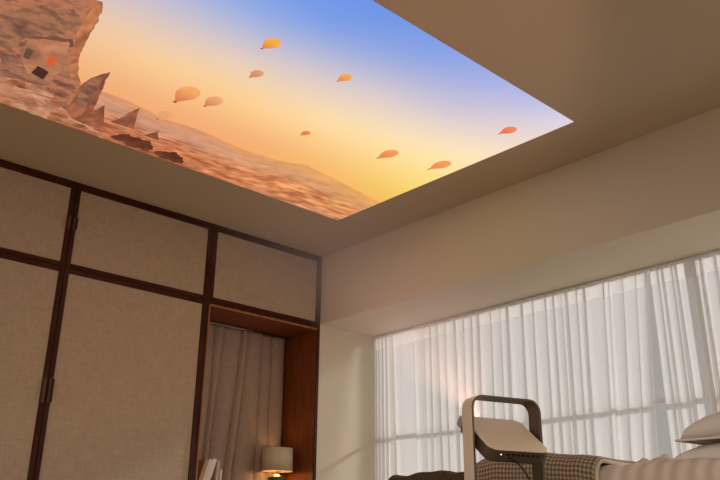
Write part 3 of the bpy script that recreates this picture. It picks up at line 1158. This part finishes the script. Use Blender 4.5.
shade_rock = emit_rock('projected overhang', [(0.3, (104, 70, 58)), (0.6, (132, 86, 66)), (0.8, (168, 110, 82))], 9)
dark = emit('projected dark opening', lin(74, 46, 40))
dusk = emit('projected grey opening', lin(104, 76, 64))
glow = emit('projected orange window', lin(218, 92, 48))

poly('rock_spire', [(1.30, 0.02), (1.314, 0.454), (1.324, 0.549), (1.345, 0.61), (1.367, 0.656), (1.386, 0.571), (1.437, 0.382), (1.46, 0.28), (1.50, 0.16), (1.56, 0.04), (1.58, 0.02)], 3, rock2, rough=0.006, seed=2)
poly('rock_spire', [(1.47, 0.10), (1.470, 0.25), (1.487, 0.345), (1.519, 0.273), (1.56, 0.19), (1.63, 0.08)], 2, rock2, rough=0.004, seed=9)
poly('rock_spire', [(1.585, 0.20), (1.605, 0.26), (1.615, 0.35), (1.632, 0.451), (1.655, 0.39), (1.69, 0.29), (1.72, 0.215)], 3, rock2, rough=0.004, seed=4)
poly('rock_spire', [(1.795, 0.19), (1.815, 0.25), (1.829, 0.298), (1.845, 0.255), (1.885, 0.195)], 3, rock2, rough=0.003, seed=5)
poly('rock_cliff', [(0.0, 0.01), (0.0, 1.25), (0.3, 1.22), (0.55, 1.12), (0.783, 1.10), (0.959, 1.09), (1.03, 1.105), (1.097, 1.128), (1.120, 1.096), (1.135, 1.03), (1.147, 0.993), (1.160, 0.90), (1.169, 0.83), (1.19, 0.74),
                    (1.204, 0.669), (1.235, 0.60), (1.259, 0.536), (1.306, 0.471), (1.335, 0.335), (1.36, 0.17), (1.38, 0.01)], 4, rock, rough=0.006, seed=1)
grey_rock = emit_rock('projected grey rock', [(0.30, (98, 66, 54)), (0.46, (138, 94, 74)), (0.58, (172, 116, 86)), (0.72, (120, 84, 68)), (0.85, (196, 136, 100))], 9, (1, 1.7, 1))
warm_rock = emit_rock('projected sunlit ridge', [(0.32, (150, 88, 60)), (0.5, (198, 122, 80)), (0.66, (220, 142, 94)), (0.8, (160, 100, 72))], 8, (1.5, 1, 1))
poly('rock_face', [(0.812, 0.76), (0.903, 0.91), (1.038, 1.0), (1.105, 0.94), (1.068, 0.797), (0.986, 0.689), (0.943, 0.543), (0.903, 0.505)], 5, grey_rock, rough=0.02, seed=21)
poly('rock_face', [(0.92, 0.457), (0.973, 0.485), (1.079, 0.354), (1.2, 0.346), (1.171, 0.294), (0.993, 0.25)], 5, grey_rock, rough=0.016, seed=22)
poly('rock_ridge', [(1.088, 1.108), (1.097, 1.124), (1.120, 1.094), (1.168, 0.826), (1.202, 0.665), (1.256, 0.533), (1.250, 0.48), (1.173, 0.651), (1.117, 0.853), (1.087, 1.037)], 5, warm_rock, rough=0.007, seed=23)
poly('rock_face', [(1.323, 0.452), (1.330, 0.540), (1.362, 0.630), (1.380, 0.499), (1.410, 0.345), (1.415, 0.24), (1.376, 0.25)], 5, grey_rock, rough=0.008, seed=24)
poly('cave_wall', [(0.978, 0.533), (0.982, 0.664), (1.12, 0.755), (1.181, 0.591), (1.189, 0.41), (1.079, 0.379)], 6, pale, rough=0.010, seed=6)
poly('rock_overhang', [(0.972, 0.655), (1.02, 0.70), (1.12, 0.765), (1.14, 0.72), (1.15, 0.74), (1.12, 0.79), (1.03, 0.735), (0.96, 0.675)], 7, shade_rock, rough=0.006, seed=16)
poly('cave_opening', [(0.996, 0.582), (1.029, 0.581), (1.040, 0.492), (1.010, 0.498)], 7, dusk, rough=0.002, seed=8)
poly('cave_opening', [(1.095, 0.600), (1.133, 0.591), (1.150, 0.516), (1.108, 0.523)], 7, glow, rough=0.004, seed=3)
poly('cave_opening', [(1.091, 0.472), (1.150, 0.457), (1.157, 0.367), (1.090, 0.389)], 7, dark, rough=0.004, seed=7)
poly('boulder_field', [(0.0, 0.005), (0.0, 0.30), (0.6, 0.26), (0.85, 0.27), (1.0, 0.255), (1.078, 0.295), (1.168, 0.305), (1.23, 0.298), (1.299, 0.235), (1.35, 0.17), (1.42, 0.10), (1.52, 0.085), (1.60, 0.06), (1.66, 0.005)], 7, rubble, rough=0.016, seed=12)
brnd = random.Random(4)
stone = [emit_rock('projected stone', [(0.3, a), (0.55, b), (0.8, c)], 9, (1, 1.5, 1)) for a, b, c in (
    ((136, 84, 62), (188, 128, 96), (216, 164, 130)), ((116, 68, 50), (164, 100, 72), (196, 130, 96)), ((150, 100, 80), (202, 148, 118), (228, 186, 156)))]
for (bu, bv, bs) in ((1.02, 0.215, 0.055), (1.09, 0.245, 0.05), (1.16, 0.255, 0.045), (1.22, 0.25, 0.04), (1.06, 0.15, 0.06), (1.14, 0.165, 0.055), (1.215, 0.185, 0.05), (1.285, 0.185, 0.045),
                     (1.12, 0.085, 0.05), (1.20, 0.10, 0.055), (1.285, 0.105, 0.05), (1.355, 0.085, 0.045), (1.42, 0.062, 0.04), (1.49, 0.05, 0.042), (1.56, 0.035, 0.03), (0.97, 0.24, 0.05), (1.25, 0.04, 0.045), (1.36, 0.03, 0.035)):
    rr = [bs * brnd.uniform(0.75, 1.15) for k in range(9)]
    poly('boulder', [(bu + 1.25 * rr[k] * math.cos(k * 2 * PI / 9), bv + 0.62 * rr[k] * math.sin(k * 2 * PI / 9)) for k in range(9)], 8, stone[brnd.randrange(3)], rough=0.004, seed=bu * 10)
poly('bush', [(1.66, 0.05), (1.683, 0.10), (1.727, 0.145), (1.80, 0.155), (1.868, 0.135), (1.91, 0.075), (1.87, 0.035), (1.763, 0.02)], 6, bush, rough=0.026, seed=15)
poly('bush', [(1.93, 0.06), (1.96, 0.10), (2.026, 0.125), (2.09, 0.10), (2.125, 0.05), (2.10, 0.012), (2.0, 0.01)], 6, bush, rough=0.022, seed=17)

# balloons: (basket end u, v, crown u, v, width/length, crown colour, skirt colour)
BAL = [(1.735, 0.617, 1.744, 0.830, 0.84, (246, 172, 104), (214, 112, 74)), (1.868, 0.688, 1.883, 0.830, 0.92, (240, 170, 118), (206, 122, 88)), (1.782, 1.307, 1.798, 1.428, 0.98, (250, 176, 78), (226, 134, 66)),
       (1.881, 1.075, 1.892, 1.168, 0.98, (224, 158, 116), (204, 128, 92)), (2.213, 1.339, 2.222, 1.432, 1.0, (250, 170, 78), (228, 128, 64)), (2.425, 0.787, 2.433, 0.860, 1.0, (232, 140, 78), (214, 118, 68)),
       (2.925, 0.876, 2.942, 1.036, 0.86, (248, 158, 92), (236, 128, 72)), (3.247, 0.982, 3.267, 1.152, 0.84, (250, 160, 96), (240, 136, 78)), (3.203, 1.548, 3.215, 1.664, 1.02, (246, 136, 96), (232, 106, 70)),
       (1.757, 0.40, 1.774, 0.530, 1.0, (238, 168, 118), (226, 156, 112))]
bmat = emit_attr('projected balloon', 1.0, (16.0, (3, 1, 1), 0.92, 1.06))


def balloon(u0, v0, u1, v1, wr, ctop, cbot, layer=3):
    A = Vector((u0, v0)); B = Vector((u1, v1))
    B = A.lerp(B, 0.94)
    Lh = (B - A).length
    d = (B - A).normalized()
    s = Vector((d.y, -d.x))
    prof = []
    for k in range(25):
        t = k / 24
        if t < 0.08:
            w = 0.06
        else:
            q = (t - 0.08) / 0.92
            if q < 0.60:
                w = 0.5 * (0.10 + 0.90 * math.sin(q / 0.60 * PI / 2) ** 1.15)
            else:
                w = 0.5 * math.sqrt(max(0.0, 1 - ((q - 0.60) / 0.40) ** 2))
            w *= 0.66
        prof.append((t, w * wr * Lh))

    def pt(a, b):
        k = min(int(b * 24 + 1e-6), 24)
        t, w = prof[k]
        p = A + d * (t * Lh) + s * ((a * 2 - 1) * w)
        return P3(p.x, p.y, layer)

    def colf(a, b):
        c = mixc(cbot, ctop, min(1, b * 1.3))
        if b < 0.10: c = mixc(cbot, (90, 50, 40), 0.4)
        return lin(*c)
    return grid_col('balloon', 12, 24, pt, colf, bmat, pic)


for q in BAL:
    balloon(*q)

# ================================================================== light beam: faint haze lit by the projector's own lamp
Rb = Matrix.Translation((PL.x, PL.y, PL.z)) @ Matrix.Rotation(PSI, 4, 'Z') @ Matrix.Rotation(TILT, 4, 'X')
LENS = Rb @ Vector((-0.012, bl / 2 + 0.030, -0.002))
pd = bpy.data.lights.new('projector_lamp', 'SPOT')
pd.energy = 18.0
pd.color = (1.0, 0.54, 0.42)
pd.spot_size = math.radians(112)
pd.spot_blend = 0.3
pd.shadow_soft_size = 0.006
plamp = bpy.data.objects.new('projector_lamp', pd)
COL.objects.link(plamp)
ctr = Vector(((PX0 + PX1) / 2, (PYB + PYT) / 2, ZC))
plamp.location = LENS
plamp.rotation_euler = (ctr - LENS).to_track_quat('-Z', 'Y').to_euler()

bm = bmesh.new()
cor = [Vector((x, y, ZC)) for x, y in ((PX0, PYB), (PX1, PYB), (PX1, PYT), (PX0, PYT))]
near = [bm.verts.new((LENS + (c - LENS) * 0.004) - LENS) for c in cor]
far = [bm.verts.new((c - LENS).normalized() * 1.35) for c in cor]
for k in range(4):
    bm.faces.new((near[k], near[(k + 1) % 4], far[(k + 1) % 4], far[k]))
bm.faces.new(near[::-1])
bm.faces.new(far)
hm, hn, hout = new_mat('lit dust in the beam')
vs_ = hn.nodes.new('ShaderNodeVolumeScatter')
vs_.inputs['Color'].default_value = (1, 0.95, 0.92, 1)
vs_.inputs['Anisotropy'].default_value = 0.0
tcn = hn.nodes.new('ShaderNodeTexCoord')
ln_ = hn.nodes.new('ShaderNodeVectorMath'); ln_.operation = 'LENGTH'
rg_ = hn.nodes.new('ShaderNodeMapRange')
rg_.interpolation_type = 'SMOOTHSTEP'
rg_.inputs['From Min'].default_value = 0.35
rg_.inputs['From Max'].default_value = 1.32
rg_.inputs['To Min'].default_value = 0.55
rg_.inputs['To Max'].default_value = 0.0
hn.links.new(tcn.outputs['Object'], ln_.inputs[0])
hn.links.new(ln_.outputs['Value'], rg_.inputs['Value'])
rg2 = hn.nodes.new('ShaderNodeMapRange')      # thin at the lens, thickest a hand's breadth out
rg2.inputs['From Min'].default_value = 0.0
rg2.inputs['From Max'].default_value = 0.50
rg2.inputs['To Min'].default_value = 0.25
rg2.inputs['To Max'].default_value = 1.0
hn.links.new(ln_.outputs['Value'], rg2.inputs['Value'])
sm_ = hn.nodes.new('ShaderNodeMath')
sm_.operation = 'MULTIPLY'
hn.links.new(rg_.outputs[0], sm_.inputs[0])
hn.links.new(rg2.outputs[0], sm_.inputs[1])
hn.links.new(sm_.outputs[0], vs_.inputs['Density'])
hn.links.new(vs_.outputs[0], hout.inputs['Volume'])
hz = from_bm('light_beam', bm, hm)
hz.location = LENS
tag(hz, 'faint pinkish beam of light rising from the projector lens before the curtains', 'light beam', None, 'stuff')
